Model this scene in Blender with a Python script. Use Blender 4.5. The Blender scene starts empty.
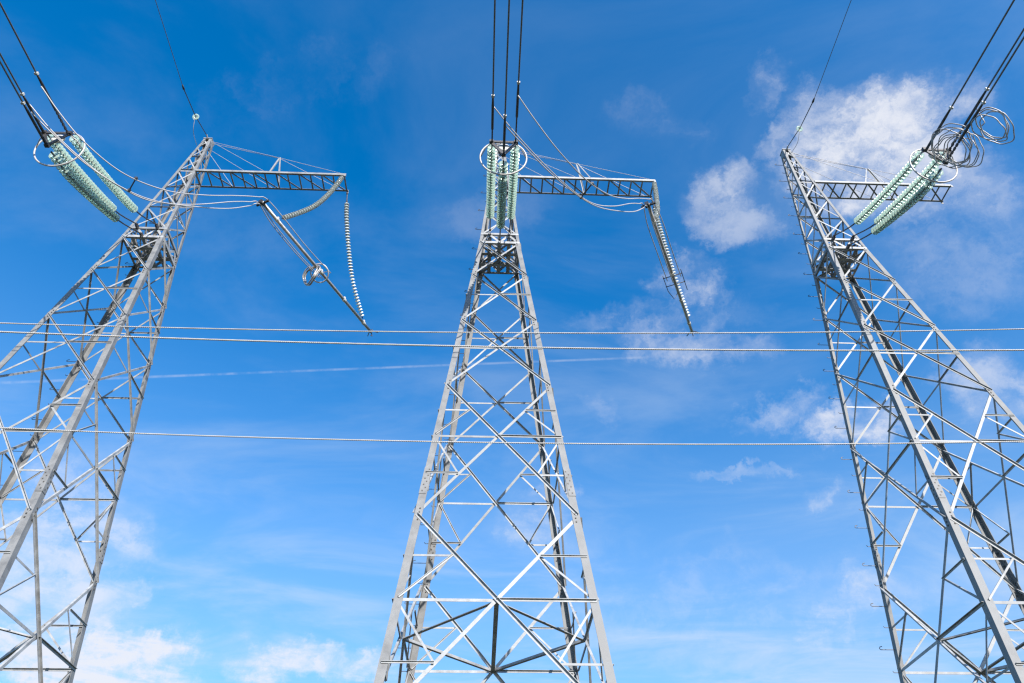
import bpy, bmesh, math, random
from mathutils import Vector, Matrix, Quaternion
random.seed(7)
R = math.radians
scene = bpy.context.scene
col = scene.collection

# ------------------------------------------------------------------ camera
EYE = 1.6
cam_data = bpy.data.cameras.new('camera')
cam_data.sensor_width = 36.0
cam_data.lens = 25.007
cam_data.clip_start = 0.05
cam_data.clip_end = 20000.0
cam = bpy.data.objects.new('camera', cam_data)
col.objects.link(cam)
right = Vector((0.99924328, -0.03858287, -0.00492145))
up = Vector((-0.02296979, -0.68747166, 0.72584785))
fwd = Vector((0.03138865, 0.72518554, 0.68783768))
rot = Matrix((right, up, -fwd)).transposed()
cam.matrix_world = Matrix.Translation((0, 0, EYE)) @ rot.to_4x4()
scene.camera = cam

# ------------------------------------------------------------------ light
SUN_EL = 31.0
SUN_AZ = 158.0          # clockwise from +Y: behind the camera, to the right
sun_data = bpy.data.lights.new('sun', 'SUN')
sun_data.energy = 4.9
sun_data.angle = R(0.53)
sun_data.color = (1.0, 0.955, 0.89)
sun = bpy.data.objects.new('sun', sun_data)
col.objects.link(sun)
to_sun = Vector((math.cos(R(SUN_EL)) * math.sin(R(SUN_AZ)), math.cos(R(SUN_EL)) * math.cos(R(SUN_AZ)), math.sin(R(SUN_EL))))
sun.rotation_euler = to_sun.to_track_quat('Z', 'Y').to_euler()
sun.location = to_sun * 60

scene.view_settings.view_transform = 'Standard'
scene.view_settings.look = 'None'
scene.view_settings.exposure = 0.6
scene.view_settings.gamma = 1.0
scene.view_settings.use_curve_mapping = False
scene.render.engine = 'CYCLES'
scene.cycles.max_bounces = 6
scene.cycles.transmission_bounces = 6
scene.cycles.transparent_max_bounces = 8
scene.cycles.filter_width = 1.3

# ------------------------------------------------------------------ sky
SKY_STRENGTH = 0.15
# azimuth, elevation, half width, half height (degrees), tilt, density
CLOUDS = [(46.6, 51.4, 3.6, 1.9, -15, 0.95), (52.2, 50.1, 2.4, 1.3, -20, 0.65), (41.0, 54.4, 2.4, 0.9, 5, 0.55), (44.6, 49.0, 3.3, 2.3, -29, 0.95), (47.8, 45.4, 4.1, 2.0, -47, 0.46), (40.3, 57.4, 1.4, 1.0, 4, 0.5), (30.1, 51.9, 1.8, 1.5, -2, 0.52), (30.3, 49.2, 2.7, 1.2, -32, 0.44), (23.2, 46.2, 2.4, 1.4, -11, 0.64), (19.4, 43.8, 4.5, 1.4, -2, 0.42), (21.4, 41.5, 4.1, 1.1, -13, 0.5), (33.2, 32.9, 2.9, 1.2, -13, 0.8), (27.6, 35.5, 2.1, 0.8, 0, 0.5), (43.5, 32.0, 1.8, 1.7, -37, 0.5), (29.9, 27.8, 2.1, 0.8, -9, 0.5), (22.5, 31.8, 2.3, 0.4, -11, 0.4), (28.0, 20.5, 3.3, 1.4, -2, 0.55), (26.9, 22.4, 2.6, 0.7, 0, 0.35), (-26.3, 17.3, 3.8, 1.5, 4, 1.25), (-30.1, 17.9, 3.4, 1.8, 11, 0.9), (-31.7, 22.8, 3.4, 3.9, 50, 0.62), (-26.0, 22.2, 0.8, 0.7, 11, 0.6), (-12.4, 18.4, 3.8, 1.2, 9, 1.0), (4.4, 29.2, 1.6, 1.5, -1, 0.55), (23.6, 59.3, 2.6, 1.1, -38, 0.24), (10.3, 37.7, 1.1, 0.7, -15, 0.3), (-1.7, 53.5, 3.9, 1.6, 23, 0.2), (22.1, 59.4, 1.8, 0.6, -17, 0.2), (46.6, 40.3, 3.8, 2.7, -33, 0.3), (-29.1, 59.2, 5.8, 1.7, 42, 0.15), (17.3, 22.0, 8.9, 2.8, -1, 0.3)]

world = bpy.data.worlds.new('World')
scene.world = world
world.use_nodes = True
nt = world.node_tree
nt.nodes.clear()
def N(kind, **kw):
    n = nt.nodes.new(kind)
    for k, v in kw.items(): setattr(n, k, v)
    return n
def setin(n, idx, v):
    if hasattr(v, 'is_output'): nt.links.new(v, n.inputs[idx])
    else: n.inputs[idx].default_value = v
def math_(op, a, b=None, c=None, clamp=False):
    n = N('ShaderNodeMath', operation=op, use_clamp=clamp)
    setin(n, 0, a)
    if b is not None: setin(n, 1, b)
    if c is not None: setin(n, 2, c)
    return n.outputs[0]
def vmath(op, a, b=None):
    n = N('ShaderNodeVectorMath', operation=op)
    setin(n, 0, a)
    if b is not None: setin(n, 1, b)
    return n
def smooth(v, lo, hi):
    n = N('ShaderNodeMapRange', interpolation_type='SMOOTHSTEP')
    setin(n, 0, v); n.inputs[1].default_value = lo; n.inputs[2].default_value = hi
    return n.outputs[0]
def noise(vec, scale, detail=6.0, rough=0.6, dist=0.0):
    n = N('ShaderNodeTexNoise')
    nt.links.new(vec, n.inputs['Vector'])
    n.inputs['Scale'].default_value = scale; n.inputs['Detail'].default_value = detail
    n.inputs['Roughness'].default_value = rough; n.inputs['Distortion'].default_value = dist
    return n
out = N('ShaderNodeOutputWorld')
bg = N('ShaderNodeBackground')
bg.inputs['Strength'].default_value = SKY_STRENGTH
sky = N('ShaderNodeTexSky', sky_type='NISHITA')
sky.sun_disc = False
sky.sun_elevation = R(SUN_EL)
sky.sun_rotation = R(SUN_AZ)
sky.altitude = 200.0
sky.air_density = 1.0
sky.dust_density = 0.6
sky.ozone_density = 2.2
hsv = N('ShaderNodeHueSaturation')
hsv.inputs['Saturation'].default_value = 2.16
hsv.inputs['Value'].default_value = 1.22
nt.links.new(sky.outputs[0], hsv.inputs['Color'])
tc = N('ShaderNodeTexCoord')
dirn = vmath('NORMALIZE', tc.outputs['Generated']).outputs[0]
sep = N('ShaderNodeSeparateXYZ'); nt.links.new(dirn, sep.inputs[0])
# the cloud layer seen as a sheet overhead: dividing by the height keeps its grain in perspective
zc = math_('MAXIMUM', sep.outputs[2], 0.06)
comb = N('ShaderNodeCombineXYZ')
setin(comb, 0, math_('DIVIDE', sep.outputs[0], zc)); setin(comb, 1, math_('DIVIDE', sep.outputs[1], zc)); comb.inputs[2].default_value = 0.37
sheet = comb.outputs[0]
warp = noise(dirn, 7.0, 8.0, 0.68)
wv = vmath('SUBTRACT', warp.outputs['Color'], (0.5, 0.5, 0.5)).outputs[0]
wsc = N('ShaderNodeVectorMath', operation='SCALE'); nt.links.new(wv, wsc.inputs[0]); wsc.inputs['Scale'].default_value = 0.16
wdir = vmath('ADD', dirn, wsc.outputs[0]).outputs[0]
cover = None
for az, el, wu, wvv, tilt, dens in CLOUDS:
    k = Vector((math.cos(R(el)) * math.sin(R(az)), math.cos(R(el)) * math.cos(R(az)), math.sin(R(el))))
    r0 = Vector((math.cos(R(az)), -math.sin(R(az)), 0)); u0 = r0.cross(k)
    a, b = math.cos(R(tilt)), math.sin(R(tilt))
    ex = (r0 * a + u0 * b) / (math.tan(R(wu)) * 2.1)
    ey = (u0 * a - r0 * b) / (math.tan(R(wvv)) * 2.1)
    da = vmath('DOT_PRODUCT', wdir, tuple(ex)).outputs['Value']
    db = vmath('DOT_PRODUCT', wdir, tuple(ey)).outputs['Value']
    oa, ob = k.dot(ex), k.dot(ey)
    da = math_('SUBTRACT', da, oa); db = math_('SUBTRACT', db, ob)
    r2 = math_('ADD', math_('MULTIPLY', da, da), math_('MULTIPLY', db, db))
    front = math_('GREATER_THAN', vmath('DOT_PRODUCT', dirn, tuple(k)).outputs['Value'], 0.5)
    m = math_('MULTIPLY', math_('MULTIPLY', smooth(r2, 1.0, 0.0), dens), front)
    cover = m if cover is None else math_('MAXIMUM', cover, m)
grain = noise(sheet, 4.2, 10.0, 0.60, 0.5).outputs['Fac']
fine = noise(wdir, 19.0, 9.0, 0.60, 0.3).outputs['Fac']
g = math_('ADD', math_('MULTIPLY', grain, 0.5), math_('MULTIPLY', fine, 0.5))
g = math_('SUBTRACT', g, 0.5)
g01 = smooth(math_('ADD', math_('MULTIPLY', grain, 0.55), math_('MULTIPLY', fine, 0.45)), 0.36, 0.66)
amount = math_('MULTIPLY', cover, math_('MULTIPLY_ADD', g01, 1.05, 0.36))
cloud = math_('MULTIPLY', smooth(amount, 0.04, 1.22), 0.93)
# thin veil of high haze and streaks, denser towards the horizon
streak_map = N('ShaderNodeMapping'); nt.links.new(sheet, streak_map.inputs[0])
streak_map.inputs['Rotation'].default_value = (0, 0, R(25)); streak_map.inputs['Scale'].default_value = (0.8, 1.4, 1.0)
veil_n = noise(streak_map.outputs[0], 1.6, 9.0, 0.6, 0.6).outputs['Fac']
veil_h = N('ShaderNodeMapRange'); setin(veil_h, 0, sep.outputs[2]); veil_h.inputs[1].default_value = 0.95; veil_h.inputs[2].default_value = 0.25
veil_h.inputs[3].default_value = 0.065; veil_h.inputs[4].default_value = 0.42
veil = math_('MULTIPLY', smooth(veil_n, 0.40, 0.80), veil_h.outputs[0])
haze_h = math_('POWER', smooth(sep.outputs[2], 0.86, 0.18), 1.6)
veil = math_('ADD', veil, math_('MULTIPLY', haze_h, 0.46))
# an old contrail: a thin band along a great circle
tn = (0.06125381, 0.66438742, -0.74487404)
td = math_('ABSOLUTE', math_('SUBTRACT', vmath('DOT_PRODUCT', dirn, tn).outputs['Value'], 0.001))
band = smooth(td, 0.0024, 0.0004)
band = math_('MULTIPLY', band, smooth(sep.outputs[0], 0.27, 0.12))
band = math_('MULTIPLY', band, math_('MULTIPLY', smooth(fine, 0.3, 0.7), 0.26))
band = math_('MULTIPLY', band, math_('GREATER_THAN', sep.outputs[1], 0.0))
EXP = 2 ** 0.6 * SKY_STRENGTH
def over(base, fac, rgb):
    m = N('ShaderNodeMix', data_type='RGBA')
    nt.links.new(fac, m.inputs[0]); nt.links.new(base, m.inputs[6])
    m.inputs[7].default_value = (*[c / EXP for c in rgb], 1)
    return m.outputs[2]
c1 = over(hsv.outputs[0], math_('MINIMUM', veil, 0.9), (0.665, 0.78, 0.94))
c2 = over(c1, band, (0.85, 0.9, 1.0))
c3 = over(c2, cloud, (0.86, 0.88, 0.95))
nt.links.new(c3, bg.inputs['Color'])
nt.links.new(bg.outputs[0], out.inputs['Surface'])

# ------------------------------------------------------------------ materials
def mat(name, base, rough=0.5, metal=0.0, var=0.0, scale=6.0, spec=0.5, bump=0.0, tint=None, piece=0.0):
    m = bpy.data.materials.new(name); m.use_nodes = True
    t = m.node_tree; b = t.nodes['Principled BSDF']
    b.inputs['Roughness'].default_value = rough; b.inputs['Metallic'].default_value = metal
    b.inputs['Specular IOR Level'].default_value = spec
    b.inputs['Base Color'].default_value = (*base, 1)
    if var:
        c = t.nodes.new('ShaderNodeTexCoord'); n = t.nodes.new('ShaderNodeTexNoise'); r = t.nodes.new('ShaderNodeValToRGB')
        src = c.outputs['Object']
        n.inputs['Scale'].default_value = scale; n.inputs['Detail'].default_value = 8; n.inputs['Roughness'].default_value = 0.65
        t.links.new(src, n.inputs['Vector'])
        lo = tuple(x * (1 - var) for x in base) if tint is None else tint
        hi = tuple(min(1, x * (1 + var)) for x in base)
        r.color_ramp.elements[0].position = 0.33; r.color_ramp.elements[1].position = 0.67
        r.color_ramp.elements[0].color = (*lo, 1); r.color_ramp.elements[1].color = (*hi, 1)
        t.links.new(n.outputs['Fac'], r.inputs['Fac']); t.links.new(r.outputs[0], b.inputs['Base Color'])
        oi = t.nodes.new('ShaderNodeObjectInfo'); mr = t.nodes.new('ShaderNodeMapRange'); t.links.new(oi.outputs['Random'], mr.inputs[0])
        mr.inputs[3].default_value = 1 - piece; mr.inputs[4].default_value = 1 + piece * 0.7
        hs = t.nodes.new('ShaderNodeHueSaturation'); t.links.new(r.outputs[0], hs.inputs['Color']); t.links.new(mr.outputs[0], hs.inputs['Value'])
        t.links.new(hs.outputs[0], b.inputs['Base Color'])
        rr = t.nodes.new('ShaderNodeMapRange'); t.links.new(n.outputs['Fac'], rr.inputs[0])
        rr.inputs[1].default_value = 0.3; rr.inputs[2].default_value = 0.7
        rr.inputs[3].default_value = rough - 0.1; rr.inputs[4].default_value = min(1, rough + 0.12)
        t.links.new(rr.outputs[0], b.inputs['Roughness'])
        if bump:
            bp = t.nodes.new('ShaderNodeBump'); bp.inputs['Strength'].default_value = bump; bp.inputs['Distance'].default_value = 0.02
            t.links.new(n.outputs['Fac'], bp.inputs['Height']); t.links.new(bp.outputs[0], b.inputs['Normal'])
    return m
STEEL = mat('galvanised_steel', (0.325, 0.328, 0.330), 0.58, 0.10, 0.28, 3.2, spec=0.35, piece=0.22)
LEG = mat('weathered_galvanised_steel', (0.205, 0.205, 0.204), 0.6, 0.10, 0.26, 2.4, spec=0.35, piece=0.08)
BOLT = mat('bolt_steel', (0.10, 0.09, 0.08), 0.6, 0.4, 0.3, 30)
DARK = mat('forged_steel', (0.075, 0.07, 0.068), 0.5, 0.5, 0.35, 12)
ALU = mat('aluminium_wire', (0.50, 0.47, 0.46), 0.5, 0.2, 0.06, 4)
COILM = mat('dull_wire', (0.36, 0.345, 0.335), 0.45, 0.4, 0.2, 6)
CABLE = mat('weathered_conductor', (0.16, 0.155, 0.15), 0.5, 0.5, 0.25, 20)
TWIST = mat('stranded_cable', (0.50, 0.475, 0.45), 0.55, 0.1, 0.08, 4)
TUBE = mat('tube_aluminium', (0.38, 0.36, 0.34), 0.4, 0.4, 0.2, 5)
PALE = mat('cast_aluminium', (0.62, 0.60, 0.55), 0.5, 0.15, 0.15, 8)
CONC = mat('concrete', (0.33, 0.32, 0.30), 0.9, 0, 0.25, 5, bump=0.3)
GRASS = mat('dry_grass', (0.036, 0.040, 0.018), 0.95, 0, 0.45, 0.35, bump=0.4)
def glass(name, base, trans):
    m = bpy.data.materials.new(name); m.use_nodes = True
    b = m.node_tree.nodes['Principled BSDF']
    b.inputs['Base Color'].default_value = (*base, 1); b.inputs['Roughness'].default_value = 0.12
    b.inputs['IOR'].default_value = 1.5; b.inputs['Transmission Weight'].default_value = trans
    return m
GLASS = glass('green_glass', (0.70, 0.89, 0.79), 0.58)
CLEAR = glass('clear_glass', (0.80, 0.84, 0.81), 0.15)

# ------------------------------------------------------------------ helpers
def link(o, parent=None):
    col.objects.link(o)
    if parent is not None: o.parent = parent
    return o
def tag(o, label=None, cat=None, group=None, kind=None):
    if label: o['label'] = label
    if cat: o['category'] = cat
    if group: o['group'] = group
    if kind: o['kind'] = kind
    return o
def thing(name, loc, label, cat, group=None):
    o = bpy.data.objects.new(name, None); o.empty_display_size = 0.5
    o.location = loc; link(o)
    return tag(o, label, cat, group)
class MB:
    def __init__(s): s.v = []; s.f = []; s.mi = []; s.cur = 0
    def add(s, vs, fs):
        k = len(s.v); s.v += [tuple(v) for v in vs]
        s.f += [tuple(i + k for i in f) for f in fs]; s.mi += [s.cur] * len(fs)
    def prism(s, prof0, prof1):
        n = len(prof0)
        fs = [tuple(range(n))[::-1], tuple(range(n, 2 * n))] + [(i, (i + 1) % n, n + (i + 1) % n, n + i) for i in range(n)]
        s.add(list(prof0) + list(prof1), fs)
    def box(s, c, ax, ay, az):
        c = Vector(c); ax, ay, az = Vector(ax), Vector(ay), Vector(az)
        p = [c - ax - ay - az, c + ax - ay - az, c + ax + ay - az, c - ax + ay - az]
        q = [x + 2 * az for x in p]
        s.prism(p, q)
    def tube(s, pts, r, sides=8, closed=False):
        pts = [Vector(p) for p in pts]; n = len(pts)
        rad = r if isinstance(r, (list, tuple)) else [r] * n
        prev = None; vs = []
        for i, p in enumerate(pts):
            if closed: d = pts[(i + 1) % n] - pts[i - 1]
            else: d = pts[min(i + 1, n - 1)] - pts[max(i - 1, 0)]
            d.normalize()
            if prev is None:
                a = Vector((0, 0, 1)) if abs(d.z) < 0.9 else Vector((1, 0, 0))
                prev = (a - d * a.dot(d)).normalized()
            else: prev = (prev - d * prev.dot(d)).normalized()
            b = d.cross(prev)
            for j in range(sides):
                t = 2 * math.pi * j / sides
                vs.append(p + (prev * math.cos(t) + b * math.sin(t)) * rad[i])
        fs = []
        m = n if closed else n - 1
        for i in range(m):
            for j in range(sides):
                i2 = (i + 1) % n
                fs.append((i * sides + j, i * sides + (j + 1) % sides, i2 * sides + (j + 1) % sides, i2 * sides + j))
        if not closed: fs += [tuple(range(sides))[::-1], tuple(range((n - 1) * sides, n * sides))]
        s.add(vs, fs)
    def lathe(s, prof, sides=20):
        vs = []; fs = []
        for r, z in prof:
            for j in range(sides):
                t = 2 * math.pi * j / sides; vs.append((r * math.cos(t), r * math.sin(t), z))
        for i in range(len(prof) - 1):
            for j in range(sides):
                fs.append((i * sides + j, i * sides + (j + 1) % sides, (i + 1) * sides + (j + 1) % sides, (i + 1) * sides + j))
        fs += [tuple(range(sides))[::-1], tuple(range((len(prof) - 1) * sides, len(prof) * sides))]
        s.add(vs, fs)
    def mesh(s, name, mats, smooth_=False, off=(0, 0, 0)):
        me = bpy.data.meshes.new(name)
        o = Vector(off)
        me.from_pydata([Vector(v) - o for v in s.v], [], s.f)
        for m in (mats if isinstance(mats, (list, tuple)) else [mats]): me.materials.append(m)
        bm = bmesh.new(); bm.from_mesh(me)
        bmesh.ops.recalc_face_normals(bm, faces=bm.faces); bm.to_mesh(me); bm.free()
        me.polygons.foreach_set('material_index', s.mi)
        if smooth_: me.polygons.foreach_set('use_smooth', [len(p.vertices) == 4 for p in me.polygons])
        me.update()
        return me
    def build(s, name, mats, parent=None, smooth_=False, off=(0, 0, 0)):
        return link(bpy.data.objects.new(name, s.mesh(name, mats, smooth_, off)), parent)
def spline(pts, n=60):
    """Catmull-Rom through the points, resampled evenly along its length."""
    P = [Vector(p) for p in pts]; P = [2 * P[0] - P[1]] + P + [2 * P[-1] - P[-2]]
    raw = []
    for i in range(1, len(P) - 2):
        for k in range(24):
            t = k / 24; a, b, c, d = P[i - 1], P[i], P[i + 1], P[i + 2]
            raw.append(0.5 * (2 * b + (c - a) * t + (2 * a - 5 * b + 4 * c - d) * t * t + (3 * b - a - 3 * c + d) * t ** 3))
    raw.append(P[-2].copy())
    L = [0.0]
    for i in range(1, len(raw)): L.append(L[-1] + (raw[i] - raw[i - 1]).length)
    res = []; j = 0
    for k in range(n):
        s = L[-1] * k / (n - 1)
        while j < len(L) - 2 and L[j + 1] < s: j += 1
        f = (s - L[j]) / max(1e-9, L[j + 1] - L[j]); res.append(raw[j].lerp(raw[j + 1], min(1, f)))
    return res, L[-1]
def lbar(mb, p, q, n, w, t, hint, outw, off):
    """Steel angle from p to q; one flange lies in the face (normal n), the other stands on the edge named by hint."""
    p, q, n = Vector(p), Vector(q), Vector(n)
    d = (q - p).normalized(); n = (n - d * n.dot(d)).normalized(); u = n.cross(d)
    if u.dot(Vector(hint)) < 0: u = -u
    e = w * 0.72
    pr = [(-w / 2, 0), (w / 2, 0), (w / 2, e), (w / 2 - t, e), (w / 2 - t, t), (-w / 2, t)]
    f = lambda a: [a + u * x + n * (off + outw * y) for x, y in pr]
    mb.prism(f(p), f(q))

# ------------------------------------------------------------------ ground
mb = MB(); mb.add([(-4000, -4000, 0), (4000, -4000, 0), (4000, 4000, 0), (-4000, 4000, 0)], [(0, 1, 2, 3)])
tag(mb.build('ground', GRASS), kind='structure')

# ------------------------------------------------------------------ lattice towers
BX = [-14.753, 0.326, 15.320]           # tower positions along the row
BY = [20.193, 20.0, 19.771]
LEV = [0.0, 6.0, 11.703, 16.845, 20.274, 23.166, 25.569]   # panel points of the tapering body
TOPLEV = [26.20, 27.90, 29.58, 31.20, 32.50, 33.60, 34.50]
def hw(z):
    if z <= 25.569: return 3.5270 - 0.1042 * z
    return 0.8627 - 0.0755 * (z - 25.569)
ZARM = 31.20
FLOOR_T = 0.020
def rotk(v, k):
    for _ in range(k): v = Vector((-v[1], v[0], v[2]))
    return Vector(v)
def fp(k, s, z):
    h = hw(z); return rotk((s * h, -h, z), k)
def fn(k): return rotk((0, -1, 0), k)
def build_tower(loc, label):
    root = thing('lattice_tower', loc, label, 'pylon', 'lattice towers standing in a row')
    # legs: angle sections, corner outward, with splice bolts
    for sx in (-1, 1):
        for sy in (-1, 1):
            mb = MB()
            def sec(z, w, t):
                h = hw(z); c = Vector((sx * h, sy * h, z))
                return [c + Vector((-sx * a, -sy * b, 0)) for a, b in ((0, 0), (w, 0), (w, t), (t, t), (t, w), (0, w))]
            for z0, z1, w in ((0.15, 12.9, 0.22), (12.9, 25.569, 0.195), (25.569, 34.5, 0.125)):
                mb.prism(sec(z0, w, FLOOR_T), sec(z1, w, FLOOR_T))
            mb.cur = 1
            bolts = []
            for zl in LEV[1:]:
                for dz in (-0.17, -0.05, 0.08, 0.2): bolts.append((zl + dz, 0.13))
            for q in range(4): bolts += [(12.50 + q * 0.22, 0.07), (12.61 + q * 0.22, 0.14)]
            for zz, a in bolts:
                h = hw(zz)
                c = Vector((sx * (h - a), sy * (h + 0.008), zz)); mb.box(c, (0.018, 0, 0), (0, 0.014, 0), (0, 0, 0.018))
                c = Vector((sx * (h - a), sy * (h - 0.034), zz)); mb.box(c, (0.016, 0, 0), (0, 0.012, 0), (0, 0, 0.016))
                c = Vector((sx * (h + 0.008), sy * (h - a), zz)); mb.box(c, (0.014, 0, 0), (0, 0.018, 0), (0, 0, 0.018))
                c = Vector((sx * (h - 0.034), sy * (h - a), zz)); mb.box(c, (0.012, 0, 0), (0, 0.016, 0), (0, 0, 0.016))
            mb.build('leg', [LEG, BOLT], root)
            mb = MB()
            h = hw(0.1)
            mb.lathe([(0.0, -0.3), (0.55, -0.3), (0.55, 0.12), (0.45, 0.2), (0.0, 0.2)], 16)
            mb.v = [(x + sx * (h - 0.08), y + sy * (h - 0.08), z) for x, y, z in mb.v]
            mb.build('footing', CONC, root)
            # splice plate
            mb = MB()
            def pl(z):
                h = hw(z) + 0.002; c = Vector((sx * h, sy * h, z))
                return [c + Vector((-sx * a, -sy * b, 0)) for a, b in ((0, 0), (0.19, 0), (0.19, -0.010), (-0.010, -0.010), (-0.010, 0.19), (0, 0.19))]
            mb.prism(pl(12.40), pl(13.36)); mb.build('splice_plate', LEG, root)
    for k in range(4):
        n = fn(k); upv = Vector((0, 0, 1))
        rt = rotk((1, 0, 0), k)
        def bar(name, s0, z0, s1, z1, w, outw, off, hint=upv, t=0.012):
            mb = MB(); lbar(mb, fp(k, s0, z0), fp(k, s1, z1), n, w, t, hint, outw, off)
            return mb.build(name, STEEL, root)
        for i in range(6):
            a, b = LEV[i], LEV[i + 1]
            ha, hb = hw(a), hw(b)
            w = (0.105, 0.095, 0.085, 0.075, 0.07, 0.07)[i]
            bar('diagonal_brace', -0.97, b, 0.97, a + 0.05, w, 1, 0.004)
            bar('diagonal_brace', 0.97, b, -0.97, a + 0.05, w, -1, -0.026)
            zx = a + (b - a) * ha / (ha + hb)
            if i < 5:
                bar('horizontal_strut', -0.98, zx, 0.0, zx, w * 0.82, -1, -0.030)
                bar('horizontal_strut', 0.0, zx, 0.98, zx, w * 0.82, 1, 0.006)
            if i in (1, 2):
                sw = 0.055
                for side in (-1, 1):
                    # midpoints of the four half diagonals
                    zu = (b + zx) / 2; xu = side * hb / 2
                    zl = (a + zx) / 2; xl = side * ha / 2
                    o = (-1, -0.034) if side < 0 else (1, 0.008)
                    bar('secondary_brace', side * 0.98, zu, xu / hw(zu), zu, sw, *o)
                    bar('secondary_brace', xu / hw(zu), zu, side * 0.96, zx + 0.05, sw, 1 if side < 0 else -1, 0.012 if side < 0 else -0.038)
                    o = (1, 0.008) if side < 0 else (-1, -0.034)
                    bar('secondary_brace', side * 0.98, zl, xl / hw(zl), zl, sw, *o)
                    bar('secondary_brace', xl / hw(zl), zl, side * 0.96, zx - 0.05, sw, -1, -0.042)
        # attachment box
        mb = MB(); lbar(mb, fp(k, -0.99, 25.569), fp(k, 0.99, 25.569), n, 0.13, 0.014, -upv, -1, 0.010)
        mb.build('ring_beam', STEEL, root)
        mb = MB(); lbar(mb, fp(k, -0.99, 26.2), fp(k, 0.99, 26.2), n, 0.11, 0.012, -upv, -1, 0.010)
        mb.build('ring_beam', STEEL, root)
        ps = [(-0.93, 25.6), (-0.5, 26.15), (0.0, 25.62), (0.5, 26.15), (0.93, 25.6)]
        for (s0, z0), (s1, z1) in zip(ps, ps[1:]):
            bar('box_brace', s0, z0, s1, z1, 0.10, -1, -0.028, t=0.012)
        # upper section
        for i in range(6):
            a, b = TOPLEV[i], TOPLEV[i + 1]; w = 0.066 if i < 3 else 0.058
            bar('diagonal_brace', -0.95, b - 0.03, 0.95, a + 0.03, w, -1, -0.026, t=0.008)
            bar('diagonal_brace', 0.95, b - 0.03, -0.95, a + 0.03, w, -1, -0.036, t=0.008)
            if i in (1, 2, 3) and (k != 0 or i == 3):
                bar('horizontal_strut', -0.97, a, 0.97, a, 0.07, -1, -0.046, t=0.008)
    # diaphragm at the second crossing level, seen from below through the legs
    zd = LEV[1] + (LEV[2] - LEV[1]) * hw(LEV[1]) / (hw(LEV[1]) + hw(LEV[2])) - 0.04
    h = hw(zd) - 0.05
    mids = [Vector((0, -h, zd)), Vector((h, 0, zd)), Vector((0, h, zd)), Vector((-h, 0, zd))]
    for i in range(4):
        mb = MB(); lbar(mb, mids[i], mids[(i + 1) % 4], (0, 0, 1), 0.10, 0.012, -(mids[i] + mids[(i + 1) % 4]), 1, 0.01 * (i % 2)); mb.build('diaphragm_strut', STEEL, root)
    mb = MB(); lbar(mb, mids[0], mids[2], (0, 0, 1), 0.12, 0.012, (1, 0, 0), 1, 0.022); mb.build('diaphragm_strut', STEEL, root)
    # beams through the attachment box that take the pull of the insulator strings
    h = hw(25.57) - 0.03
    for x in (-0.42, 0.0, 0.42):
        mb = MB(); lbar(mb, (x, -h, 25.50), (x, h, 25.50), (0, 0, 1), 0.13, 0.014, (1, 0, 0), 1, 0.0); mb.build('pull_beam', STEEL, root)
        mb = MB(); lbar(mb, (x * 0.95, -h + 0.05, 26.14), (x * 0.95, h - 0.05, 26.14), (0, 0, 1), 0.11, 0.012, (-1, 0, 0), 1, 0.0); mb.build('pull_beam', STEEL, root)
    for x in (-0.42, 0.0, 0.42):
        for a_, b_ in ((-0.96, -0.33), (-0.33, 0.33), (0.33, 0.96)):
            mb = MB(); lbar(mb, (x + 0.03, a_ * h, 25.53), (x + 0.03, b_ * h, 26.10), (1, 0, 0), 0.085, 0.01, (0, 0, 1), 1, 0.0)
            lbar(mb, (x - 0.03, a_ * h, 26.10), (x - 0.03, b_ * h, 25.53), (1, 0, 0), 0.085, 0.01, (0, 0, 1), -1, 0.0); mb.build('box_brace', STEEL, root)
    for y in (-0.3, 0.3):
        mb = MB(); lbar(mb, (-h, y, 25.44), (h, y, 25.44), (0, 0, 1), 0.16, 0.012, (0, 1, 0), 1, 0.0); mb.build('pull_beam', STEEL, root)
    for s in (-1, 1):
        mb = MB(); lbar(mb, (-s * h, -h, 25.46), (s * h, h, 25.46), (0, 0, 1), 0.085, 0.01, (1, 0, 0), -1, -0.012 * s); mb.build('box_brace', STEEL, root)
        mb = MB(); lbar(mb, (-s * h * .95, -h * .95, 26.1), (s * h * .95, h * .95, 26.1), (0, 0, 1), 0.075, 0.01, (1, 0, 0), -1, -0.012 * s); mb.build('box_brace', STEEL, root)
    # clevis plates where the strings are pinned to the front ring beams
    for x, z in ((-0.42, 26.2), (0.42, 26.2), (0.0, 25.57)):
        mb = MB()
        for e in (-0.035, 0.035): mb.box((x + e, -hw(z) - 0.10, z - 0.03), (0.008, 0, 0), (0, 0.10, 0), (0, 0, 0.07))
        mb.build('clevis_plate', DARK, root)
    # cap of the peak
    mb = MB(); hp = hw(34.5)
    mb.box((0, 0, 34.52), (hp + 0.03, 0, 0), (0, hp + 0.03, 0), (0, 0, 0.02))
    for s in (-1, 1): mb.box((s * (hp + 0.012), 0, 34.26), (0.008, 0, 0), (0, hp, 0), (0, 0, 0.20))
    mb.box((0, -hp - 0.10, 34.47), (0.02, 0, 0), (0, 0.12, 0), (0, 0, 0.05))
    mb.build('peak_cap', STEEL, root)
    # climbing irons on the rear left leg
    z = 3.2; i = 0
    while z < 33.6:
        h = hw(z); c = Vector((-h - 0.01, h - 0.09, z)); mb = MB()
        if i % 2 == 0:
            mb.tube([c, c + Vector((-0.24, 0, 0.0)), c + Vector((-0.43, 0.0, 0.0)), c + Vector((-0.46, 0, 0.03)), c + Vector((-0.43, 0, 0.085)), c + Vector((-0.36, 0, 0.10))], 0.012, 6)
            mb.build('climbing_hook', DARK, root)
        else:
            mb.tube([c, c + Vector((-0.16, 0, 0)), c + Vector((-0.185, 0, 0.05))], 0.011, 6)
            mb.build('step_bolt', DARK, root)
        z += 0.66; i += 1
    return root
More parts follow.
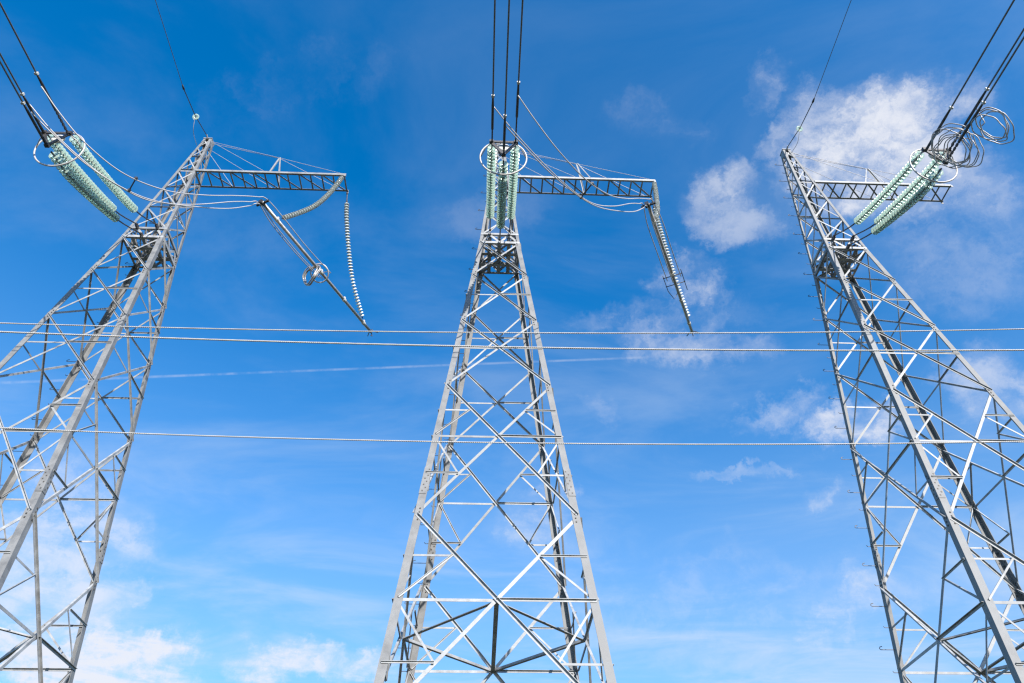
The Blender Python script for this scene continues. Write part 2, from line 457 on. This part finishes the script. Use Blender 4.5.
def build_arm(root, length, feet):
    """Flat two-chord arm reaching to the right, hung from the peak by stay cables over a small strut."""
    z = ZARM; y = 0.48; x0 = hw(z) - 0.02
    mb = MB()
    for s in (-1, 1):
        lbar(mb, (x0, s * y, z), (length, s * y, z), (0, s, 0), 0.13, 0.012, (0, 0, -1), -1, 0.0)
    for s in (-1, 1): mb.box((length - 0.04, s * (y + 0.02), z - 0.11), (0.05, 0, 0), (0, 0.01, 0), (0, 0, 0.07))
    arm = mb.build('cross_arm', STEEL, root)
    n = 13; st = (length - 0.10 - x0) / n
    for i in range(n + 1):
        x = length - 0.08 - i * st
        mb = MB(); mb.box((x, 0, z - 0.05), (0.036, 0, 0), (0, y - 0.015, 0), (0, 0, 0.005)); mb.build('cross_bar', STEEL, arm)
        if i % 2 == 0 and i + 2 <= n:
            mb = MB(); dv = Vector((2 * st, 2 * y - 0.04, 0)); pv = Vector((-dv.y, dv.x, 0)).normalized(); mb.box((x - st, 0, z - 0.068), dv / 2, pv * 0.036, (0, 0, 0.005)); mb.build('lacing_bar', STEEL, arm)
    ax = 3.9; apex = Vector((ax, 0.0, z + 2.0))
    mb = MB()
    lbar(mb, (feet[0], -y, z + 0.02), apex, (0, -1, 0), 0.075, 0.01, (1, 0, 0), -1, 0.0)
    lbar(mb, (feet[1], y, z + 0.02), apex + Vector((0.03, 0.02, 0)), (0, 1, 0), 0.075, 0.01, (1, 0, 0), -1, 0.0)
    lbar(mb, (feet[2], -y, z + 0.02), apex + Vector((0.05, -0.02, 0)), (0, -1, 0), 0.055, 0.01, (1, 0, 0), -1, 0.013)
    mb.build('stay_strut', STEEL, arm)
    hp = hw(34.4)
    for pts in ([(hp, -0.05, 34.42), tuple(apex), (length - 0.25, -y, z + 0.06)],
                [(hp, 0.05, 34.40), tuple(apex + Vector((0, 0.02, -0.02))), (length - 0.35, y, z + 0.06)],
                [(hp, -hp, 34.25), (ax - 0.25, -y, z + 0.08)], [(hp, hp, 34.0), (ax - 0.05, y, z + 0.08)],
                [(hp, hp, 33.7), (1.95, y, z + 0.06)]):
        mb = MB(); mb.tube(pts, 0.011, 6); mb.build('stay_cable', ALU, arm)
def copy_tree(o, parent=None):
    c = o.copy(); col.objects.link(c)
    if parent is not None: c.parent = parent
    for ch in list(o.children): copy_tree(ch, c)
    return c
TL = ['lattice steel tower on the left with a coil of wire hung below its cross arm',
      'lattice steel tower in the middle, seen square from the front and rising behind glass insulators',
      'lattice steel tower on the right, with loose coiled wire on its conductors']
towers = []
t0 = build_tower((BX[0], BY[0], 0), TL[0]); towers.append(t0)
for i in (1, 2):
    t = copy_tree(t0); t.location = (BX[i], BY[i], 0); t['label'] = TL[i]; towers.append(t)
for t, ln, ft in zip(towers, (7.62, 7.58, 7.25), ((3.95, 4.2, 4.4), (3.95, 4.2, 4.4), (2.95, 4.75, 3.9))): build_arm(t, ln, ft)

# ------------------------------------------------------------------ insulators
def disc_meshes(r, pitch, gl, cr=1.0, cm=None):
    mb = MB()
    mb.lathe([(0.03, 0.030), (r * 0.42, 0.028), (r * 0.80, 0.004), (r, -0.030), (r * 0.985, -0.042), (r * 0.86, -0.022), (r * 0.78, -0.046), (r * 0.68, -0.018), (r * 0.56, -0.046), (r * 0.45, -0.014), (0.03, -0.012)], 22)
    g = mb.mesh('glass_disc', gl, True)
    mb = MB(); hi = pitch * 0.56
    mb.lathe([(0.0, hi), (0.030 * cr, hi), (0.050 * cr, hi * 0.86), (0.056 * cr, 0.036), (0.052 * cr, 0.026), (0.020 * cr, 0.022), (0.020 * cr, -pitch * 0.46), (0.0, -pitch * 0.46)], 12)
    return g, mb.mesh('metal_cap', cm or DARK, True)
G1, C1 = disc_meshes(0.168, 0.168, GLASS, 1.1)
G2, C2 = disc_meshes(0.118, 0.150, CLEAR, 0.62, PALE)
def insulator_string(pts, rod_a, rod_b, pitch, gm, cm, label, group):
    path, L = spline(pts, 400)
    root = thing('insulator_string', path[0], label, 'insulator', group)
    o = path[0]
    def at(s):
        f = max(0, min(1, s / L)) * 399; i = min(398, int(f)); return path[i].lerp(path[i + 1], f - i)
    if rod_a > 0.02:
        mb = MB(); seg = [at(rod_a * q / 4) for q in range(5)]
        mb.tube(seg, 0.028, 8)
        for q in (0.06, rod_a - 0.05):
            a = at(q); d = (at(q + .05) - at(q - .05)).normalized(); mb.tube([a - d * 0.07, a, a + d * 0.07], [0.03, 0.055, 0.03], 8)
        mb.build('link_rod', DARK, root, True, o)
    if rod_b > 0.02:
        mb = MB(); seg = [at(L - rod_b + rod_b * q / 4) for q in range(5)]
        mb.tube(seg, 0.03, 8); mb.build('end_fitting', DARK, root, True, o)
    n = max(1, int(round((L - rod_a - rod_b) / pitch))); st = (L - rod_a - rod_b) / n
    for i in range(n):
        s = rod_a + st * (i + 0.5); p = at(s); d = (at(s - 0.05) - at(s + 0.05)).normalized()
        g = bpy.data.objects.new('glass_disc', gm); link(g, root)
        g.location = p - o; g.rotation_mode = 'QUATERNION'
        g.rotation_quaternion = d.to_track_quat('Z', 'Y')
        c = bpy.data.objects.new('metal_cap', cm); link(c, g)
    return root

WHERE = ['left tower', 'middle tower', 'right tower']
def T(i, x, y, z): return Vector((BX[i] + x, BY[i] + y, z + EYE))
STR = {'lu': [(-0.42, -0.98, 24.62), (-0.42, -2.55, 23.52), (-0.41, -5.30, 22.33), (-0.40, -6.90, 21.78)],
       'ru': [(0.42, -0.98, 24.62), (0.42, -2.55, 23.52), (0.41, -5.30, 22.33), (0.40, -6.90, 21.78)],
       'lo': [(0.0, -1.0, 23.95), (0.0, -2.72, 22.74), (0.0, -5.40, 21.37), (0.0, -6.75, 20.98)]}
SL = {'lu': 'green glass insulator string pulling on the {}, left one of its upper pair',
      'ru': 'green glass insulator string pulling on the {}, right one of its upper pair',
      'lo': 'green glass insulator string pulling on the {}, lowest of its three'}
CLAMPY = {0: {'ru': -8.95, 'lu': -8.20, 'lo': -8.30}, 1: {'ru': -9.0, 'lu': -8.5, 'lo': -8.2}, 2: {'ru': -9.1, 'lu': -8.4, 'lo': -9.0}}
CSIDE = {'lu': 'left', 'ru': 'right', 'lo': 'lowest'}
def cond_z(which, y):
    """height of a conductor above the eye, y metres from the tower (negative towards the camera)"""
    z0 = 21.62 if which != 'lo' else 20.90
    s = -y - 7.3
    return z0 - 0.085 * s + 0.00125 * s * s
for i in range(3):
    for w in ('lu', 'ru', 'lo'):
        insulator_string([T(i, *p) for p in STR[w]], 1.90 if w != 'lo' else 1.98, 0.12, 0.168, G1, C1, SL[w].format(WHERE[i]), 'glass tension insulator strings')
    # yoke and grading ring at the live end
    c = T(i, 0, -7.02, 21.55)
    root = thing('grading_ring', c, 'round grading ring with pale yoke at the live end of the {} insulators'.format(WHERE[i]), 'grading ring', 'grading rings of the insulator strings')
    mb = MB()
    for p, q in (((-0.48, 0, 0.16), (0.48, 0, 0.16)), ((-0.42, 0, 0.13), (0, 0, -0.60)), ((0.42, 0, 0.13), (0, 0, -0.60))):
        P_, Q_ = c + Vector(p), c + Vector(q); dd = (Q_ - P_) / 2; mb.box((P_ + Q_) / 2, dd, (0, 0.022, 0), Vector((0, 1, 0)).cross(dd).normalized() * 0.055)
    for p in ((-0.42, 0.0, 0.16), (0.42, 0.0, 0.16), (0, 0, -0.60)): mb.box(c + Vector(p), (0.07, 0, 0), (0, 0.06, 0), (0, 0, 0.07))
    mb.build('yoke_plate', DARK, root, False, c)
    mb = MB()
    mb.tube([c + Vector((0, 0.10, 0.05)), c + Vector((0, 0.13, 0.05)), c + Vector((0, 0.20, 0.05)), c + Vector((0, 0.23, 0.05))], [0.15, 0.22, 0.22, 0.15], 20)
    mb.build('counterweight', PALE, root, True, c)
    nrm = Vector((0, 0.97, 0.20)).normalized(); a = Vector((1, 0, 0)); b = nrm.cross(a)
    rc = c + Vector((0, 0.45, -0.10))
    mb = MB(); mb.tube([rc + (a * math.cos(t) + b * math.sin(t)) * 0.80 for t in [2 * math.pi * q / 56 for q in range(56)]], 0.030, 8, True)
    mb.build('ring_tube', ALU, root, True, c)
    for sgn in (-1, 1):
        mb = MB(); mb.tube([c + Vector((sgn * 0.45, 0.03, 0.08)), c + Vector((sgn * 0.62, 0.2, 0.05)), rc + a * sgn * 0.79], 0.018, 6); mb.build('ring_bracket', ALU, root, True, c)
    # three sub-conductors towards the camera and over its head
    for w in ('lu', 'ru', 'lo'):
        x = {'lu': -0.40, 'ru': 0.40, 'lo': 0.0}[w]
        y0 = -7.05; yc = CLAMPY[i][w]
        o = T(i, x, y0, cond_z(w, y0))
        root = thing('conductor', o, '{} conductor of the three leading overhead from the {}'.format(CSIDE[w], WHERE[i]), 'power line', 'bundled conductors')
        zs = 21.60 if w != 'lo' else 21.10
        ys = [yc - q * 0.5 for q in range(12)] + [yc - 6 - q * 4.0 for q in range(22)]
        mb = MB(); mb.tube([T(i, x * (1 if q < 12 else 1), y, cond_z(w, y)) for q, y in enumerate(ys)], 0.027, 8); mb.build('cable', CABLE, root, True, o)
        mb = MB(); ps = [T(i, x, y, cond_z(w, y)) for y in (yc + 0.95, yc + 0.9, yc + 0.45, yc + 0.05, yc - 0.05, yc - 0.3)]
        mb.tube(ps, [0.04, 0.046, 0.046, 0.046, 0.04, 0.032], 10); mb.build('dead_end_clamp', DARK, root, True, o)
        mb = MB(); m = 7; pl = [T(i, x, y0 + (yc + 0.9 - y0) * q / m, cond_z(w, y0 + (yc + 0.9 - y0) * q / m)) for q in range(m + 1)]
        mb.tube(pl, 0.026, 8)
        for q in range(m):
            a_ = pl[q].lerp(pl[q + 1], 0.5); mb.box(a_, (0.020, 0, 0), (0, 0.05, 0), (0, 0, 0.045))
        mb.build('adjusting_link', DARK, root, False, o)
        if yc < 0:
            ce = T(i, x, yc - 0.3, cond_z(w, yc - 0.3)); mb = MB(); mb.box(ce, (0.05, 0, 0), (0, 0.035, 0), (0, 0, 0.05)); mb.build('clamp_collar', PALE, root, False, o)

# ------------------------------------------------------------------ jumper tubes under the arms, left and middle
TUBE_Z = 24.3
JT = {0: dict(n=(-9.473, 17.640), f=(-5.809, 25.175), A=(-8.884, 18.583), B=(-6.162, 24.427)),
      1: dict(n=(6.404, 17.182), f=(9.910, 24.647), A=(6.863, 18.085), B=(9.619, 23.895))}
for i in (0, 1):
    j = JT[i]; z = TUBE_Z + EYE
    nP = Vector((*j['n'], z)); fP = Vector((*j['f'], z)); d = (fP - nP).normalized(); sd = Vector((d.y, -d.x, 0))
    root = thing('jumper_tube', nP, 'straight grey jumper tube hung by two insulator strings from the {} arm'.format(('left', 'middle')[i]), 'tube', 'jumper tubes under the cross arms')
    mb = MB(); mb.tube([nP, nP.lerp(fP, 0.5), fP], 0.072, 14); mb.build('tube', TUBE, root, True, nP)
    mb = MB(); mb.box(nP + d * 0.05, sd * 0.30, d * 0.035, Vector((0, 0, 0.05))); mb.box(nP + d * 0.02 - sd * 0.05, sd * 0.08, d * 0.10, Vector((0, 0, 0.09)))
    mb.build('end_bracket', DARK, root, False, nP)
    mb = MB()
    for s in (-1, 1):
        mb.tube([fP - d * 0.1, fP + sd * s * 0.14 + d * 0.02, fP + sd * s * 0.30 + d * 0.18], 0.022, 6)
        mb.tube([fP, fP + Vector((0, 0, s * 0.15)) + d * 0.15, fP + Vector((0, 0, s * 0.22)) + d * 0.02], 0.022, 6)
    mb.build('end_claw', DARK, root, True, nP)
    for q in (0.12, 0.5, 0.72, 0.92):
        p = nP.lerp(fP, q); mb = MB(); mb.tube([p - d * 0.06, p + d * 0.06], 0.09, 14); mb.box(p + Vector((0, 0, 0.13)), sd * 0.03, d * 0.04, Vector((0, 0, 0.07))); mb.build('tube_clamp', PALE, root, False, nP)
    if i == 0:
        p = Vector((-7.72, 21.44, z)); mb = MB(); nrm = (d * 0.25 - Vector((0.25, 0.72, 0.55))).normalized()
        a = nrm.cross(Vector((0, 0, 1))).normalized(); b = nrm.cross(a)
        mb.tube([p + (a * math.cos(t) + b * math.sin(t)) * 0.42 for t in [2 * math.pi * q / 36 for q in range(36)]], 0.030, 8, True)
        mb.tube([p - a * 0.42, p + a * 0.42], 0.016, 6)
        mb.build('grading_hoop', ALU, root, True, nP)
    else:
        p = nP.lerp(fP, 0.555); mb = MB()
        for e in (-0.30, 0.25):
            q0 = p + d * e; mb.tube([q0 - sd * 0.45, q0 + sd * 0.45], 0.020, 6)
        mb.tube([p - sd * 0.42 - d * 0.45, p - sd * 0.42 + d * 0.55, p - sd * 0.25 + d * 0.8 - Vector((0, 0, 0.35)), p - sd * 0.05 + d * 0.75 - Vector((0, 0, 0.1))], 0.018, 6)
        mb.tube([p + sd * 0.42 - d * 0.55, p + sd * 0.42 + d * 0.8], 0.018, 6)
        mb.build('spacer_frame', DARK, root, True, nP)
    AE = T(i, (7.50, 7.50)[i], -0.48, 29.45); BE = T(i, (7.58, 7.55)[i], 0.48, 29.45)
    A = Vector((*j['A'], z + 0.12)); B = Vector((*j['B'], z + 0.12))
    def sag(P, Q, tab): return [Vector((P.x + (Q.x - P.x) * t, P.y + (Q.y - P.y) * t, zz + EYE)) for t, zz in tab]
    ta = [(0, 29.45), (0.11, 28.35), (0.28, 27.10), (0.46, 26.18), (0.72, 25.30), (1.0, 24.48)]
    tb = [(0, 29.45), (0.045, 28.85), (0.13, 27.98), (0.33, 26.65), (0.60, 25.35), (1.0, 24.48)]
    insulator_string(sag(AE, A, ta), 0.12, 0.10, 0.150, G2, C2, 'pale glass insulator string from the {} arm tip to the near half of its tube'.format(('left', 'middle')[i]), 'jumper insulator strings')
    insulator_string(sag(BE, B, tb), 0.62, 0.10, 0.150, G2, C2, 'pale glass insulator string from the {} arm tip to the far end of its tube'.format(('left', 'middle')[i]), 'jumper insulator strings')
    # jumper wires from the conductor clamps to the near end of the tube and on along it
    prof = {'ru': [(0, 21.40), (0.10, 20.92), (0.23, 20.50), (0.40, 20.42), (0.57, 21.02), (0.72, 22.10), (0.85, 23.25), (0.95, 24.08), (1.0, 24.36)],
            'lu': [(0, 21.62), (0.13, 21.10), (0.30, 20.72), (0.45, 20.66), (0.58, 20.98), (0.73, 22.05), (0.88, 23.45), (0.96, 24.10), (1.0, 24.33)],
            'lo': [(0, 20.95), (0.11, 20.66), (0.26, 20.37), (0.42, 20.40), (0.56, 20.78), (0.73, 21.80), (0.86, 22.75), (0.95, 23.65), (1.0, 24.20)]}
    mids = []
    for w in ('lu', 'ru', 'lo'):
        x = {'lu': -0.40, 'ru': 0.40, 'lo': 0.0}[w]; yc = CLAMPY[i][w] + 0.1
        S = T(i, x, yc, prof[w][0][1])
        e = {'lu': -0.20, 'ru': 0.22, 'lo': -0.05}[w]; dz = {'lu': 0.05, 'ru': 0.08, 'lo': -0.14}[w]
        E_ = nP + sd * e + Vector((0, 0, dz))
        pts = [S, ] + [Vector((S.x + (E_.x - S.x) * t, S.y + (E_.y - S.y) * t, zz + EYE)) for t, zz in prof[w][1:-1]] + [E_]
        end = 0.53 if i == 0 else 0.55
        for q in (0.12, 0.3, 0.45, end): pts.append(nP.lerp(fP, q) + sd * (e * 1.5) + Vector((0, 0, dz - 0.16 * math.sin(q / end * math.pi))))
        path, L = spline(pts, 120)
        mb = MB(); mb.tube(path, 0.020, 8)
        o = mb.build('jumper_wire', ALU, None, True, path[0]); o.location = path[0]
        tag(o, '{} jumper wire sagging from the {} conductors to the near end of its tube'.format(CSIDE[w], ('left', 'middle')[i]), 'wire', 'jumper wires')
        t = 0.45; tab = prof[w]
        for (ta0, za0), (ta1, za1) in zip(tab, tab[1:]):
            if ta0 <= t <= ta1: zz = za0 + (za1 - za0) * (t - ta0) / (ta1 - ta0)
        mids.append(Vector((S.x + (E_.x - S.x) * t, S.y + (E_.y - S.y) * t, zz + EYE)))
    c = (mids[1] + mids[2]) / 2; mb = MB()
    mb.tube([mids[1], mids[2]], 0.024, 6)
    for q in (1, 2): mb.box(mids[q], (0.045, 0, 0), (0, 0.045, 0), (0, 0, 0.045))
    o = mb.build('wire_spacer', DARK, None, False, c); o.location = c
    tag(o, 'small dark spacer clamped across the jumper wires of the {} tower'.format(('left', 'middle')[i]), 'spacer', 'jumper wire spacers')

# ------------------------------------------------------------------ loose coils
def coil(c, nrm, r, turns, rw, label, jit, cat='wire coil', squash=1.0, tail=None):
    c = Vector(c); nrm = Vector(nrm).normalized(); a = nrm.cross(Vector((0, 0, 1))).normalized(); b = a.cross(nrm)
    pts = []
    rnd = random.Random(int(c.x * 1000))
    offs = [(rnd.uniform(-jit, jit), rnd.uniform(-jit, jit), rnd.uniform(-jit, jit)) for _ in range(turns + 1)]
    n = 40
    for k in range(turns * n + 1):
        q = k / n; i0 = int(min(q, turns - 1e-6)); f = q - i0; f = f * f * (3 - 2 * f)
        o0, o1 = offs[i0], offs[min(i0 + 1, turns)]
        ox, oy, on = [o0[e] + (o1[e] - o0[e]) * f for e in range(3)]
        t = 2 * math.pi * q + math.pi / 2
        rr = r * (1 + 0.10 * ox / max(jit, 1e-6) + 0.045 * math.sin(3 * t + 5 * ox) + 0.03 * math.sin(7 * t + 9 * oy))
        pts.append(c + a * (math.cos(t) * rr * squash + ox) + b * (math.sin(t) * rr + oy) + nrm * (on * 1.3 + 0.05 * math.sin(2 * t + 8 * oy)))
    if tail: pts = [Vector(p) for p in tail] + pts
    mb = MB(); mb.tube(pts, rw, 8)
    o = mb.build('wire_coil', COILM, None, True, c); o.location = c
    return tag(o, label, cat, 'coils of spare wire')
cl = lambda w: T(2, {'lu': -0.40, 'ru': 0.40, 'lo': 0.0}[w], CLAMPY[2][w] + 0.35, cond_z(w, CLAMPY[2][w] + 0.35))
coil((15.28, 12.20, 20.94 + EYE), (0.72, 0.35, 0.55), 0.62, 5, 0.017, 'coil of spare wire tied below the left conductor of the right tower', 0.17, tail=[cl('lu')], squash=0.82)
coil((15.42, 12.10, 20.55 + EYE), (0.72, 0.35, 0.50), 0.62, 3, 0.017, 'coil of spare wire tied below the lowest conductor of the right tower', 0.20, tail=[cl('lo')], squash=0.8)
coil((15.72, 11.05, 20.25 + EYE), (0.75, 0.30, 0.50), 0.54, 4, 0.019, 'coil of spare wire nearest the right edge, tied to the right conductor', 0.14, tail=[cl('ru')], squash=0.62)
coil((-7.98, 21.30, 23.98 + EYE), (0.62, 0.74, 0.1), 0.50, 4, 0.028, 'small coil of spare wire hanging from the left jumper tube', 0.12, squash=0.9)

# ------------------------------------------------------------------ earth wires at the peaks of the outer towers
EWP, EWC = disc_meshes(0.17, 0.2, GLASS)
for i in (0, 2):
    o = T(i, 0, -0.35, 32.9)
    root = thing('earth_wire', o, 'thin earth wire running forward from the peak of the {}'.format(WHERE[i]), 'wire', 'earth wires')
    mb = MB(); ps = [T(i, 0, -0.35, 32.88), T(i, 0, -1.62, 32.35)]; mb.tube(ps, 0.020, 6); mb.build('link_rod', DARK, root, True, o)
    p = T(i, 0, -1.72, 32.30); g = link(bpy.data.objects.new('glass_disc', EWP), root); g.location = p - o
    g.rotation_mode = 'QUATERNION'; g.rotation_quaternion = Vector((0, 0.9, 0.4)).to_track_quat('Z', 'Y'); link(bpy.data.objects.new('metal_cap', EWC), g)
    mb = MB(); mb.tube([T(i, 0, -1.8, 32.27), T(i, 0, -3.3, 31.95), T(i, 0, -3.4, 31.93), T(i, 0, -3.6, 31.92)], [0.02, 0.024, 0.055, 0.03], 8); mb.build('dead_end_clamp', DARK, root, True, o)
    mb = MB(); mb.tube([T(i, 0, y, 31.92 - 0.012 * (-y - 3.5) + 0.0006 * (y + 3.5) ** 2) for y in [-3.5 - 2.5 * q for q in range(32)]], 0.014, 6); mb.build('cable', CABLE, root, True, o)
    mb = MB(); mb.tube(spline([T(i, -0.02, -1.75, 32.20), T(i, -0.10, -1.25, 31.75), T(i, -0.22, -0.4, 31.9)], 14)[0], 0.012, 6); mb.build('bonding_lead', ALU, root, True, o)

# ------------------------------------------------------------------ cables of a low line crossing in front
WIR = [('highest', [(-5.62, 5.797), (-4.03, 5.785), (-1.86, 5.795), (0.95, 5.851), (3.73, 5.95), (6.57, 6.103)], 0.0045),
       ('middle', [(-5.55, 5.656), (-3.98, 5.630), (-1.83, 5.601), (0.815, 5.605), (3.64, 5.652), (6.385, 5.745)], 0.0060),
       ('lowest', [(-4.91, 4.320), (-3.51, 4.296), (-1.60, 4.272), (0.90, 4.260), (3.256, 4.300), (5.70, 4.406)], 0.0043)]
for nm, pts, r in WIR:
    # parabola of best fit, so the cable keeps one clean sag well past the frame
    n = len(pts); S = [sum(x ** k for x, _ in pts) for k in range(5)]; Tt = [sum(z * x ** k for x, z in pts) for k in range(3)]
    M = Matrix(((S[0], S[1], S[2]), (S[1], S[2], S[3]), (S[2], S[3], S[4]))); cf = M.inverted() @ Vector(Tt)
    zf = lambda x: cf[0] + cf[1] * x + cf[2] * x * x + EYE
    mb = MB()
    for k in range(3):
        ps = []
        for q in range(3400):
            x = -13 + 26 * q / 3399; t = 2 * math.pi * (x / 0.066 + k / 3)
            ps.append((x, 6.0 + math.cos(t) * r * 0.85, zf(x) + math.sin(t) * r * 0.85))
        mb.tube(ps, r, 5)
    for s in (-1, 1): mb.tube([(s * (13 + q * 1.5), 6.0, zf(s * (13 + q * 1.5))) for q in range(14)], r * 1.9, 6)
    o = mb.build('crossing_cable', TWIST, None, True, (0, 6.0, zf(0))); o.location = (0, 6.0, zf(0))
    tag(o, 'pale stranded cable crossing the whole view, {} of the three'.format(nm), 'cable', 'cables crossing in front of the towers')
